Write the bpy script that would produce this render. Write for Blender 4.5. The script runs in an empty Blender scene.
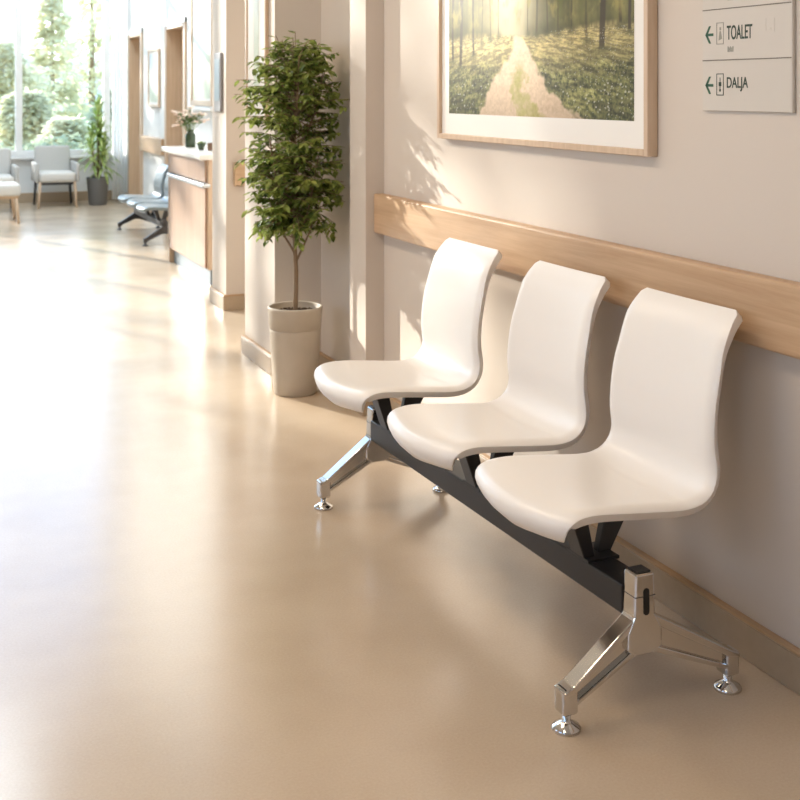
import bpy, bmesh, math, random
import numpy as np
from mathutils import Vector, Matrix, noise
C = bpy.context.scene.collection
SC = bpy.context.scene

# ------------------------------------------------------------------ camera
YAW = math.radians(22.55)
cam_d = bpy.data.cameras.new('camera'); cam = bpy.data.objects.new('camera', cam_d); C.objects.link(cam)
cam.location = (0, 0, 1.4)
cam.rotation_euler = (math.radians(90), 0, -YAW)
cam_d.sensor_width = 36.0
cam_d.lens = 1204 / 800 * 36.0
cam_d.shift_x = 0.0
cam_d.shift_y = (90 - 400) / 800.0
cam_d.clip_start = 0.05; cam_d.clip_end = 400
cam_d.dof.use_dof = True
cam_d.dof.focus_distance = 3.2
cam_d.dof.aperture_fstop = 7.0
SC.camera = cam

# ------------------------------------------------------------------ world, sun, exposure
SUN_STRENGTH = 11.0
SKY_STRENGTH = 6.6
SUN_COLOR = (1.0, 0.92, 0.82)
SUN_PLAN = Vector((0.42, -0.9075)); SUN_ELEV = math.radians(17.5)
SC.view_settings.view_transform = 'Standard'
SC.view_settings.look = 'None'
SC.view_settings.gamma = 1.0
SC.view_settings.exposure = 0.0
try: SC.view_settings.use_curve_mapping = False
except Exception: pass
w = bpy.data.worlds.new('sky'); SC.world = w; w.use_nodes = True
bg = w.node_tree.nodes['Background']
bg.inputs['Strength'].default_value = SKY_STRENGTH
_tc = w.node_tree.nodes.new('ShaderNodeTexCoord'); _sx = w.node_tree.nodes.new('ShaderNodeSeparateXYZ'); _cr = w.node_tree.nodes.new('ShaderNodeValToRGB')
w.node_tree.links.new(_tc.outputs['Generated'], _sx.inputs['Vector']); w.node_tree.links.new(_sx.outputs['Z'], _cr.inputs['Fac']); w.node_tree.links.new(_cr.outputs['Color'], bg.inputs['Color'])
_cr.color_ramp.elements[0].position = 0.10; _cr.color_ramp.elements[0].color = (0.78, 0.875, 1.0, 1)      # bright hazy horizon
_cr.color_ramp.elements[1].position = 0.34; _cr.color_ramp.elements[1].color = (0.23, 0.355, 0.56, 1)     # bluer, dimmer sky above
sd = bpy.data.lights.new('sun', 'SUN'); sd.energy = SUN_STRENGTH; sd.color = SUN_COLOR; sd.angle = math.radians(0.8)
so = bpy.data.objects.new('sun', sd); C.objects.link(so)
dirv = Vector((SUN_PLAN.x*math.cos(SUN_ELEV), SUN_PLAN.y*math.cos(SUN_ELEV), -math.sin(SUN_ELEV)))
so.rotation_euler = dirv.to_track_quat('-Z', 'Y').to_euler(); so.location = (-8, 24, 12)

def area(name, loc, rot, sx, sy, e, col):
    d = bpy.data.lights.new(name, 'AREA'); d.shape = 'RECTANGLE'; d.size = sx; d.size_y = sy; d.energy = e; d.color = col
    o = bpy.data.objects.new(name, d); C.objects.link(o); o.location = loc; o.rotation_euler = rot
    return o
# warm fill lamps, added under the unseen corridor ceiling
for i, yy in enumerate((1.0, 3.0, 4.9)):
    area('fill_light', (0.0, yy, 2.97), (0, 0, 0), 0.5, 1.1, (16, 27, 30)[i], (1.0, 0.81, 0.61))

for i, (xx, yy) in enumerate(((0.6, 9.2), (0.6, 11.4), (0.6, 13.6), (-2.4, 12.0))):      # cool fill lamps added overhead to brighten the far hall
    area('fill_light', (xx, yy, 6.25), (0, 0, 0), 1.2, 1.2, 100, (0.72, 0.87, 1.0))

# ------------------------------------------------------------------ materials
def mat(name, color, rough=0.5, metal=0.0, spec=0.5, coat=0.0, bump=0.0, bscale=60, var=0.0, vscale=4.0, coatr=0.1, trans=0.0):
    m = bpy.data.materials.new(name); m.use_nodes = True
    nt = m.node_tree; p = nt.nodes['Principled BSDF']
    c = (*color, 1)
    p.inputs['Base Color'].default_value = c
    p.inputs['Roughness'].default_value = rough; p.inputs['Metallic'].default_value = metal
    p.inputs['Specular IOR Level'].default_value = spec
    p.inputs['Coat Weight'].default_value = coat; p.inputs['Coat Roughness'].default_value = coatr
    tc = nt.nodes.new('ShaderNodeTexCoord')
    if var > 0:
        n = nt.nodes.new('ShaderNodeTexNoise'); n.inputs['Scale'].default_value = vscale; n.inputs['Detail'].default_value = 5
        nt.links.new(tc.outputs['Object'], n.inputs['Vector'])
        mx = nt.nodes.new('ShaderNodeMix'); mx.data_type = 'RGBA'
        mx.inputs['A'].default_value = tuple(max(0, v*(1-var)) for v in color)+(1,)
        mx.inputs['B'].default_value = tuple(min(1, v*(1+var)) for v in color)+(1,)
        nt.links.new(n.outputs['Fac'], mx.inputs['Factor']); nt.links.new(mx.outputs['Result'], p.inputs['Base Color'])
    if bump > 0:
        n2 = nt.nodes.new('ShaderNodeTexNoise'); n2.inputs['Scale'].default_value = bscale; n2.inputs['Detail'].default_value = 3
        nt.links.new(tc.outputs['Object'], n2.inputs['Vector'])
        b = nt.nodes.new('ShaderNodeBump'); b.inputs['Strength'].default_value = bump; b.inputs['Distance'].default_value = 0.01
        nt.links.new(n2.outputs['Fac'], b.inputs['Height']); nt.links.new(b.outputs['Normal'], p.inputs['Normal'])
    return m

def wood(name, c1, c2, axis='Y', rough=0.42, scale=1.0):
    m = bpy.data.materials.new(name); m.use_nodes = True
    nt = m.node_tree; p = nt.nodes['Principled BSDF']; p.inputs['Roughness'].default_value = rough
    tc = nt.nodes.new('ShaderNodeTexCoord'); mp = nt.nodes.new('ShaderNodeMapping')
    s = {'X': (1.2, 28, 28), 'Y': (28, 1.2, 28), 'Z': (28, 28, 1.2)}[axis]
    mp.inputs['Scale'].default_value = tuple(v*scale for v in s)
    nt.links.new(tc.outputs['Object'], mp.inputs['Vector'])
    n = nt.nodes.new('ShaderNodeTexNoise'); n.inputs['Scale'].default_value = 1.6; n.inputs['Detail'].default_value = 8
    n.inputs['Roughness'].default_value = 0.65; n.inputs['Distortion'].default_value = 0.4
    nt.links.new(mp.outputs['Vector'], n.inputs['Vector'])
    r = nt.nodes.new('ShaderNodeValToRGB')
    r.color_ramp.elements[0].position = 0.32; r.color_ramp.elements[0].color = (*c1, 1)
    r.color_ramp.elements[1].position = 0.68; r.color_ramp.elements[1].color = (*c2, 1)
    nt.links.new(n.outputs['Fac'], r.inputs['Fac']); nt.links.new(r.outputs['Color'], p.inputs['Base Color'])
    b = nt.nodes.new('ShaderNodeBump'); b.inputs['Strength'].default_value = 0.08; b.inputs['Distance'].default_value = 0.003
    nt.links.new(n.outputs['Fac'], b.inputs['Height']); nt.links.new(b.outputs['Normal'], p.inputs['Normal'])
    return m

def leafmat(name, c1, c2, trans=0.35, scale=9.0, rough=0.45):
    m = bpy.data.materials.new(name); m.use_nodes = True
    nt = m.node_tree; p = nt.nodes['Principled BSDF']; out = nt.nodes['Material Output']
    p.inputs['Roughness'].default_value = rough
    tc = nt.nodes.new('ShaderNodeTexCoord')
    n = nt.nodes.new('ShaderNodeTexNoise'); n.inputs['Scale'].default_value = scale; n.inputs['Detail'].default_value = 2
    nt.links.new(tc.outputs['Object'], n.inputs['Vector'])
    r = nt.nodes.new('ShaderNodeValToRGB')
    r.color_ramp.elements[0].position = 0.36; r.color_ramp.elements[0].color = (*c1, 1)
    r.color_ramp.elements[1].position = 0.66; r.color_ramp.elements[1].color = (*c2, 1)
    nt.links.new(n.outputs['Fac'], r.inputs['Fac']); nt.links.new(r.outputs['Color'], p.inputs['Base Color'])
    t = nt.nodes.new('ShaderNodeBsdfTranslucent'); nt.links.new(r.outputs['Color'], t.inputs['Color'])
    mx = nt.nodes.new('ShaderNodeMixShader'); mx.inputs['Fac'].default_value = trans
    nt.links.new(p.outputs['BSDF'], mx.inputs[1]); nt.links.new(t.outputs['BSDF'], mx.inputs[2])
    nt.links.new(mx.outputs['Shader'], out.inputs['Surface'])
    return m

def glassmat():
    m = bpy.data.materials.new('window_glass'); m.use_nodes = True
    nt = m.node_tree; out = nt.nodes['Material Output']
    t = nt.nodes.new('ShaderNodeBsdfTransparent'); t.inputs['Color'].default_value = (0.97, 0.985, 0.98, 1)
    g = nt.nodes.new('ShaderNodeBsdfGlossy'); g.inputs['Roughness'].default_value = 0.02
    f = nt.nodes.new('ShaderNodeFresnel'); f.inputs['IOR'].default_value = 1.3
    mx = nt.nodes.new('ShaderNodeMixShader')
    nt.links.new(f.outputs['Fac'], mx.inputs['Fac']); nt.links.new(t.outputs['BSDF'], mx.inputs[1]); nt.links.new(g.outputs['BSDF'], mx.inputs[2])
    nt.links.new(mx.outputs['Shader'], out.inputs['Surface'])
    return m

def floormat():
    m = bpy.data.materials.new('linoleum'); m.use_nodes = True
    nt = m.node_tree; p = nt.nodes['Principled BSDF']
    tc = nt.nodes.new('ShaderNodeTexCoord')
    n1 = nt.nodes.new('ShaderNodeTexNoise'); n1.inputs['Scale'].default_value = 3.0; n1.inputs['Detail'].default_value = 4
    n2 = nt.nodes.new('ShaderNodeTexNoise'); n2.inputs['Scale'].default_value = 160.0; n2.inputs['Detail'].default_value = 6; n2.inputs['Roughness'].default_value = 0.7
    for n in (n1, n2): nt.links.new(tc.outputs['Object'], n.inputs['Vector'])
    ad = nt.nodes.new('ShaderNodeMix'); ad.data_type = 'FLOAT'; ad.inputs['Factor'].default_value = 0.55
    nt.links.new(n1.outputs['Fac'], ad.inputs['A']); nt.links.new(n2.outputs['Fac'], ad.inputs['B'])
    r = nt.nodes.new('ShaderNodeValToRGB')
    r.color_ramp.elements[0].position = 0.30; r.color_ramp.elements[0].color = (0.51, 0.40, 0.293, 1)
    r.color_ramp.elements[1].position = 0.70; r.color_ramp.elements[1].color = (0.62, 0.505, 0.38, 1)
    nt.links.new(ad.outputs['Result'], r.inputs['Fac']); nt.links.new(r.outputs['Color'], p.inputs['Base Color'])
    p.inputs['Roughness'].default_value = 0.24; p.inputs['Specular IOR Level'].default_value = 0.95
    rr = nt.nodes.new('ShaderNodeMapRange'); rr.inputs['To Min'].default_value = 0.15; rr.inputs['To Max'].default_value = 0.25
    nt.links.new(n1.outputs['Fac'], rr.inputs['Value']); nt.links.new(rr.outputs['Result'], p.inputs['Roughness'])
    b = nt.nodes.new('ShaderNodeBump'); b.inputs['Strength'].default_value = 0.05; b.inputs['Distance'].default_value = 0.002
    nt.links.new(n2.outputs['Fac'], b.inputs['Height']); nt.links.new(b.outputs['Normal'], p.inputs['Normal'])
    return m

def attrmat(name, rough=0.6):
    m = bpy.data.materials.new(name); m.use_nodes = True
    nt = m.node_tree; p = nt.nodes['Principled BSDF']; p.inputs['Roughness'].default_value = rough
    a = nt.nodes.new('ShaderNodeVertexColor'); a.layer_name = 'print'
    nt.links.new(a.outputs['Color'], p.inputs['Base Color'])
    return m

M = dict(
    floor=floormat(),
    wall=mat('wall_paint', (0.62, 0.55, 0.485), 0.7, var=0.02, vscale=1.5, bump=0.04, bscale=220),
    wall_cool=mat('wall_paint_pale', (0.74, 0.755, 0.76), 0.7, bump=0.03, bscale=220),
    ceil=mat('ceiling_paint', (0.82, 0.80, 0.76), 0.85, bump=0.03, bscale=120),
    base=mat('skirting_vinyl', (0.40, 0.305, 0.21), 0.42, var=0.08, vscale=40),
    cap=mat('skirting_cap', (0.46, 0.30, 0.17), 0.4, var=0.06, vscale=30),
    oak=wood('oak', (0.45, 0.285, 0.165), (0.58, 0.395, 0.245), 'Y'),
    oakv=wood('oak_upright', (0.54, 0.385, 0.26), (0.66, 0.50, 0.36), 'Z'),
    oakx=wood('oak_cross', (0.48, 0.315, 0.185), (0.60, 0.42, 0.27), 'X'),
    desk=wood('desk_veneer', (0.36, 0.225, 0.15), (0.46, 0.305, 0.215), 'Z', 0.4),
    desktop=mat('desk_top', (0.75, 0.72, 0.68), 0.25, bump=0.02),
    steel=mat('brushed_steel', (0.62, 0.66, 0.70), 0.32, 1.0, bump=0.03, bscale=200),
    plinth=mat('plinth_paint', (0.25, 0.30, 0.35), 0.5, bump=0.02),
    shell=mat('white_plastic', (0.88, 0.845, 0.805), 0.30, spec=0.45, bump=0.015, bscale=500),
    greyshell=mat('grey_plastic', (0.22, 0.26, 0.28), 0.3, bump=0.02, bscale=300),
    black=mat('black_metal', (0.016, 0.016, 0.018), 0.38, 0.0, 0.5, bump=0.03, bscale=400),
    dark=mat('dark_metal', (0.05, 0.05, 0.055), 0.4, 0.4, bump=0.02),
    chrome=mat('chrome', (0.64, 0.63, 0.62), 0.09, 1.0, bump=0.006, bscale=30),
    slot=mat('black_slot', (0.008, 0.008, 0.008), 0.6, bump=0.01),
    pot=mat('pot_clay', (0.47, 0.405, 0.325), 0.6, var=0.10, vscale=12, bump=0.06, bscale=120),
    soil=mat('soil', (0.075, 0.045, 0.028), 0.95, var=0.4, vscale=60, bump=0.8, bscale=80),
    bark=mat('bark', (0.23, 0.155, 0.095), 0.8, var=0.25, vscale=50, bump=0.3, bscale=90),
    ficus=leafmat('ficus_leaf', (0.085, 0.14, 0.03), (0.42, 0.48, 0.13), 0.5, 26.0, 0.38),
    drac=leafmat('dracaena_leaf', (0.22, 0.36, 0.09), (0.58, 0.68, 0.28), 0.4, 9.0, 0.4),
    greypot=mat('grey_pot', (0.15, 0.15, 0.15), 0.55, var=0.05, bump=0.03),
    tree1=leafmat('tree_foliage_haze_olive', (0.64, 0.63, 0.42), (0.95, 0.91, 0.73), 0.65, 0.8, 0.7),  # leaf colour lifted near white: outdoor haze put into the foliage
    tree2=leafmat('tree_foliage_haze_green', (0.56, 0.60, 0.42), (0.88, 0.87, 0.70), 0.65, 0.8, 0.7),  # greener crown, also paled in its colour to read as hazy
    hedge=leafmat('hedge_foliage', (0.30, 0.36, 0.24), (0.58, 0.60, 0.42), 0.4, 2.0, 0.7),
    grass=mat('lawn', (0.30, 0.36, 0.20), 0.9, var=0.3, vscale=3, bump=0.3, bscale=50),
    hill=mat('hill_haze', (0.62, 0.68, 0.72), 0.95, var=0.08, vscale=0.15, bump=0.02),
    white=mat('white_paint', (0.80, 0.80, 0.79), 0.4, bump=0.02, bscale=200),
    fabric=mat('pale_grey_fabric', (0.52, 0.51, 0.495), 0.9, var=0.05, vscale=60, bump=0.12, bscale=300),
    fabricw=mat('cream_fabric', (0.66, 0.64, 0.61), 0.9, var=0.04, vscale=60, bump=0.12, bscale=300),
    curtain=leafmat('sheer_curtain', (0.92, 0.93, 0.94), (0.93, 0.94, 0.95), 0.75, 3, 0.8),
    matboard=mat('mat_board', (0.83, 0.81, 0.775), 0.75, bump=0.02, bscale=400),
    sign=mat('sign_panel', (0.60, 0.55, 0.495), 0.42, bump=0.015, bscale=300),
    ink=mat('dark_green_ink', (0.028, 0.05, 0.035), 0.6, bump=0.01),
    inkgreen=mat('green_ink', (0.03, 0.105, 0.06), 0.6, bump=0.01),
    inkpale=mat('faded_ink', (0.30, 0.29, 0.25), 0.6, bump=0.01),
    inkghost=mat('ghost_ink', (0.60, 0.55, 0.495), 0.5, bump=0.01),
    groove=mat('sign_groove', (0.20, 0.17, 0.14), 0.6, bump=0.01),
    greenglass=mat('dark_green_glass', (0.03, 0.055, 0.02), 0.12, spec=0.7, bump=0.01),
    petal=leafmat('petal', (0.92, 0.70, 0.58), (0.95, 0.84, 0.74), 0.3, 30),
    stem=leafmat('flower_stem', (0.10, 0.16, 0.05), (0.25, 0.33, 0.10), 0.2, 30),
    brownpot=mat('brown_cup', (0.16, 0.085, 0.05), 0.5, bump=0.02),
    silver=mat('silver_panel', (0.30, 0.30, 0.32), 0.6, 0.0, bump=0.02),
    glass=glassmat(), art=attrmat('art_print', 0.55),
)

# ------------------------------------------------------------------ mesh helpers
class MB:
    def __init__(s): s.bm = bmesh.new()
    def box(s, x0, x1, y0, y1, z0, z1, bev=0.0, seg=2, mi=0):
        b = bmesh.new(); bmesh.ops.create_cube(b, size=1)
        for v in b.verts:
            v.co = Vector(((x0+x1)/2+v.co.x*(x1-x0), (y0+y1)/2+v.co.y*(y1-y0), (z0+z1)/2+v.co.z*(z1-z0)))
        if bev > 0:
            bmesh.ops.bevel(b, geom=b.edges[:], offset=bev, segments=seg, profile=0.5, affect='EDGES')
        s._add(b, mi); return s
    def _add(s, b, mi=0, mtx=None):
        if mtx is not None: b.transform(mtx)
        vm = {}
        for v in b.verts: vm[v] = s.bm.verts.new(v.co)
        for f in b.faces:
            try:
                nf = s.bm.faces.new([vm[v] for v in f.verts]); nf.smooth = f.smooth; nf.material_index = mi
            except ValueError: pass
        b.free()
    def tube(s, pts, rad, n=10, cap=True, smooth=True):
        pts = [Vector(p) for p in pts]
        if not isinstance(rad, (list, tuple)): rad = [rad]*len(pts)
        rings = []; ref = None
        for i, p in enumerate(pts):
            t = (pts[min(i+1, len(pts)-1)] - pts[max(i-1, 0)]).normalized()
            if ref is None:
                ref = Vector((0, 0, 1)) if abs(t.z) < 0.9 else Vector((1, 0, 0))
            a = (ref - t*ref.dot(t)).normalized(); bb = t.cross(a); ref = a
            rings.append([s.bm.verts.new(p + (a*math.cos(2*math.pi*k/n)+bb*math.sin(2*math.pi*k/n))*rad[i]) for k in range(n)])
        for i in range(len(rings)-1):
            for k in range(n):
                f = s.bm.faces.new((rings[i][k], rings[i][(k+1) % n], rings[i+1][(k+1) % n], rings[i+1][k])); f.smooth = smooth
        if cap:
            s.bm.faces.new(rings[0][::-1]); s.bm.faces.new(rings[-1])
        return s
    def lathe(s, prof, cx=0, cy=0, n=48, closed=False, smooth=True):
        rings = []
        for r, z in prof:
            if r < 1e-6: rings.append([s.bm.verts.new((cx, cy, z))])
            else: rings.append([s.bm.verts.new((cx+r*math.cos(2*math.pi*k/n), cy+r*math.sin(2*math.pi*k/n), z)) for k in range(n)])
        for i in range(len(rings)-1):
            a, b = rings[i], rings[i+1]
            for k in range(n):
                k2 = (k+1) % n
                if len(a) == 1 and len(b) == 1: continue
                if len(a) == 1: f = s.bm.faces.new((a[0], b[k2], b[k]))
                elif len(b) == 1: f = s.bm.faces.new((a[k], a[k2], b[0]))
                else: f = s.bm.faces.new((a[k], a[k2], b[k2], b[k]))
                f.smooth = smooth
        return s
    def prism(s, poly, axis, a0, a1, bev=0.0, seg=2):
        """polygon of (p,q) extruded along axis from a0 to a1. axis 'Y': p=x,q=z ; 'X': p=y,q=z ; 'Z': p=x,q=y"""
        b = bmesh.new()
        def P(p, q, a): return {'Y': (p, a, q), 'X': (a, p, q), 'Z': (p, q, a)}[axis]
        v0 = [b.verts.new(P(p, q, a0)) for p, q in poly]; v1 = [b.verts.new(P(p, q, a1)) for p, q in poly]
        n = len(poly)
        b.faces.new(v0[::-1]); b.faces.new(v1)
        for i in range(n): b.faces.new((v0[i], v0[(i+1) % n], v1[(i+1) % n], v1[i]))
        bmesh.ops.recalc_face_normals(b, faces=b.faces[:])
        if bev > 0:
            bmesh.ops.bevel(b, geom=b.edges[:], offset=bev, segments=seg, profile=0.5, affect='EDGES')
        s._add(b); return s
    def build(s, name, material, parent=None, smooth=None, recalc=True):
        if recalc: bmesh.ops.recalc_face_normals(s.bm, faces=s.bm.faces[:])
        if smooth: 
            for f in s.bm.faces: f.smooth = True
        me = bpy.data.meshes.new(name); s.bm.to_mesh(me); s.bm.free()
        o = bpy.data.objects.new(name, me); C.objects.link(o)
        for m_ in (material if isinstance(material, (list, tuple)) else [material]): me.materials.append(m_)
        if parent is not None: o.parent = parent
        return o

def tag(o, label=None, cat=None, group=None, kind=None):
    if label: o['label'] = label
    if cat: o['category'] = cat
    if group: o['group'] = group
    if kind: o['kind'] = kind
    return o
def empty(name, loc, rz=0, label=None, cat=None, group=None):
    o = bpy.data.objects.new(name, None); C.objects.link(o); o.location = loc; o.rotation_euler = (0, 0, rz)
    o.empty_display_size = 0.1
    return tag(o, label, cat, group)
def struct(o, label=None, cat=None): return tag(o, label, cat, kind='structure')
def copy_tree(o, parent=None):
    c = o.copy(); C.objects.link(c)
    if parent is not None: c.parent = parent
    for ch in list(o.children): copy_tree(ch, c)
    return c

# ------------------------------------------------------------------ setting
XW = 1.94          # right wall face beside the white seats
YF = 15.6          # far window wall
XA = 2.65          # right wall of the far hall
XD0, XD1 = -7.0, 3.2
struct(MB().box(-7.2, 3.2, -3.2, 15.85, -0.12, 0).build('floor', M['floor']), 'polished beige linoleum floor of the corridor', 'floor')

wr = MB()
wr.box(XW, 3.0, -3.0, 5.70, 0, 3.0)                       # main wall beside the seats
wr.box(1.855, XW+.1, 4.853, 5.05, 0, 3.0)                 # pilaster where the rail ends
wr.box(1.70, 3.0, 5.70, 6.25, 0, 6.3)                     # pier behind the fig tree
wr.box(2.62, 3.0, 6.25, 7.50, 0, 6.3)                     # niche back
wr.box(1.915, 3.0, 7.50, 7.86, 0, 6.3)                    # pier beside the desk
struct(wr.build('wall_right', M['wall']), 'warm white painted wall along the right side', 'wall')
wr = MB()
D2 = (12.0, 12.9); D1 = (14.35, 15.15)
def hallwall(y0, y1, z0, z1): wr.box(XA, 3.0, y0, y1, z0, z1)
hallwall(7.86, D2[0], 0, 6.3); hallwall(D2[0], D2[1], 2.08, 6.3); hallwall(D2[1], D1[0], 0, 6.3)
hallwall(D1[0], D1[1], 2.08, 6.3); hallwall(D1[1], YF, 0, 6.3)
struct(wr.build('wall_hall', M['wall_cool']), 'pale wall of the far hall with two oak doors', 'wall')
WX0 = -3.9; WX1 = 2.63; WZ0 = 0.574; WZ1 = 6.1
wf = MB()
wf.box(-7.0, WX0, YF, YF+.2, 0, 6.3); wf.box(WX1, 3.2, YF, YF+.2, 0, 6.3)
wf.box(WX0, WX1, YF, YF+.2, 0, WZ0); wf.box(WX0, WX1, YF, YF+.2, WZ1, 6.3)
struct(wf.build('wall_far', M['wall_cool']), 'pale wall below the tall far windows', 'wall')
# left corridor wall with daylight windows
wl = MB(); LW = [(-1.9, -0.2), (0.8, 2.5), (3.5, 5.2)]
XL = -2.2
ys = -3.0
for a, b in LW:
    wl.box(XL-.2, XL, ys, a, 0, 3.0); wl.box(XL-.2, XL, a, b, 0, 1.1); wl.box(XL-.2, XL, a, b, 2.5, 3.0); ys = b
wl.box(XL-.2, XL, ys, 7.0, 0, 3.0)
wl.box(-7.0, XL, 6.8, 7.0, 0, 6.3)
wl.box(-7.2, -7.0, 7.0, 15.8, 0, 6.3)
struct(wl.build('wall_left', M['wall']), 'painted wall on the window side', 'wall')
struct(MB().box(-2.4, 3.0, -3.2, -3.0, 0, 3.0).build('wall_back', M['wall']), 'painted wall closing the corridor', 'wall')
ce = MB(); ce.box(-2.4, 3.0, -3.2, 7.0, 3.0, 3.15); ce.box(-2.4, 3.0, 6.9, 7.0, 3.0, 6.3); ce.box(-7.2, 3.2, 6.9, 15.85, 6.3, 6.45)
struct(ce.build('ceiling', M['ceil']), 'white ceiling of corridor and hall', 'ceiling')

# skirting
def skirting(name, segs, h=0.097, t=0.022):
    b = MB(); c = MB()
    for (x0, x1, y0, y1) in segs:
        b.box(x0, x1, y0, y1, 0.0, h-.008, 0.003, 1)
        c.box(x0, x1, y0, y1, h-.008, h, 0.002, 1)
    o = struct(b.build(name, M['base']), 'beige vinyl skirting along the wall foot', 'skirting')
    c.build('skirting_cap', M['cap'], o)
t = .022
skirting('baseboard_right', [(XW-t, XW, -3, 4.853-t), (1.855-t, 1.855, 4.853-t, 5.05+t), (1.855, XW, 4.853-t, 4.853), (1.855, XW, 5.05, 5.05+t),
    (XW-t, XW, 5.05+t, 5.70-t), (1.70-t, XW, 5.70-t, 5.70), (1.70-t, 1.70, 5.70, 6.25), (2.62-t, 2.62, 6.25, 7.5-t),
    (1.915-t, 2.62, 7.5-t, 7.5), (1.915-t, 1.915, 7.5, 7.86), (XA-t, XA, 10.2, D2[0]-.06), (XA-t, XA, D2[1]+.06, D1[0]-.06), (XA-t, XA, D1[1]+.06, YF-t)])
skirting('baseboard_far', [(XL, XA, YF-t, YF)], 0.12)

# far window : frame, mullions, panes
def window(name, x0, x1, ms, z0, z1, zs, y, label):
    r = struct(empty(name, ((x0+x1)/2, y, z0)), label, 'window')
    inv = Matrix.Translation(-r.location)
    f = MB(); fy0, fy1 = y+.03, y+.12
    cx, cz = (x0+x1)/2, z0
    f.box(x0-cx, x1-cx, .03, .12, 0, .07); f.box(x0-cx, x1-cx, .03, .12, z1-z0-.07, z1-z0)
    f.build('window_frame', M['white'], r)
    for a in ms:
        MB().box(a-cx, a+.08-cx, .02, .13, .0, z1-z0, .004, 1).build('mullion', M['white'], r)
    for z in zs:
        MB().box(x0-cx, x1-cx, .035, .115, z-z0, z-z0+.07).build('transom', M['white'], r)
    for a, b in zip(ms, ms[1:]+[x1]):
        MB().box(a+.08-cx, b-cx, .07, .076, .0, z1-z0).build('pane', M['glass'], r)
    MB().box(x0-cx-.03, x1-cx+.03, -.07, .03, -.035, 0.0, .006, 2).build('window_sill', M['white'], r)
    return r
window('window_1', WX0, WX1, [-3.9, -2.83, -1.79, -.75, .29, 1.325, 2.40], WZ0, WZ1, (3.3,), YF, 'tall white framed far window looking onto trees')
for i, (a, b) in enumerate(LW):
    r = struct(empty('window_%d' % (i+2), (XL, (a+b)/2, 1.1)), 'side window on the left of the corridor', 'window')
    h = (b-a)/2
    f = MB()
    for (u0, u1, z0, z1) in ((-h, h, 0, .06), (-h, h, 1.34, 1.4), (-h, -h+.06, 0, 1.4), (h-.06, h, 0, 1.4)):
        f.box(-.15, -.06, u0, u1, z0, z1)
    f.build('window_frame', M['white'], r)
    MB().box(-.11, -.104, -h, h, 0, 1.4).build('pane', M['glass'], r)

# doors in the hall wall
def door(name, y0, y1, label):
    r = struct(empty(name, (XA, (y0+y1)/2, 0)), label, 'door'); h = (y1-y0)/2
    f = MB()
    f.box(-.02, .22, -h, -h+.035, 0, 2.08); f.box(-.02, .22, h-.035, h, 0, 2.08); f.box(-.02, .22, -h, h, 2.045, 2.08)
    f.box(-.022, .0, -h-.055, -h, 0, 2.13); f.box(-.022, .0, h, h+.055, 0, 2.13)
    f.build('door_frame', M['oakv'], r)
    MB().box(-.024, .0, -h-.055, h+.055, 2.08, 2.14).build('door_head', M['white'], r)
    lf = MB().box(.15, .19, -h+.035, h-.035, .005, 2.045).build('door_leaf', M['oakv'], r)
    MB().tube([(.15, -h+.11, 1.02), (.10, -h+.11, 1.02), (.10, -h+.22, 1.02)], .01).build('door_handle', M['steel'], lf)
door('door_1', D1[0], D1[1], 'oak door nearest the far window'); door('door_2', D2[0], D2[1], 'oak door with white head behind the reception desk')

# wooden wall rails
def rail(name, label, x0, x1, y0, y1, z0, z1, m, g=None):
    o = MB().box(x0, x1, y0, y1, z0, z1, .008, 3).build(name, m)
    return tag(o, label, 'wall rail', g)
rail('wall_rail', 'long oak wall rail running behind the three white seats', XW-.05, XW-.001, -2.9, 4.851, .784, .953, M['oak'])
rail('wall_rail', 'short oak wall rail behind the fig tree on the pier beside the desk', 1.96, 2.615, 7.45, 7.499, .79, .94, M['oakx'])
rail('wall_rail', 'short oak wall rail in the far hall between the two oak doors', XA-.05, XA-.001, D2[1]+.08, D1[0]-.08, .69, .87, M['oak'])

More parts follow.
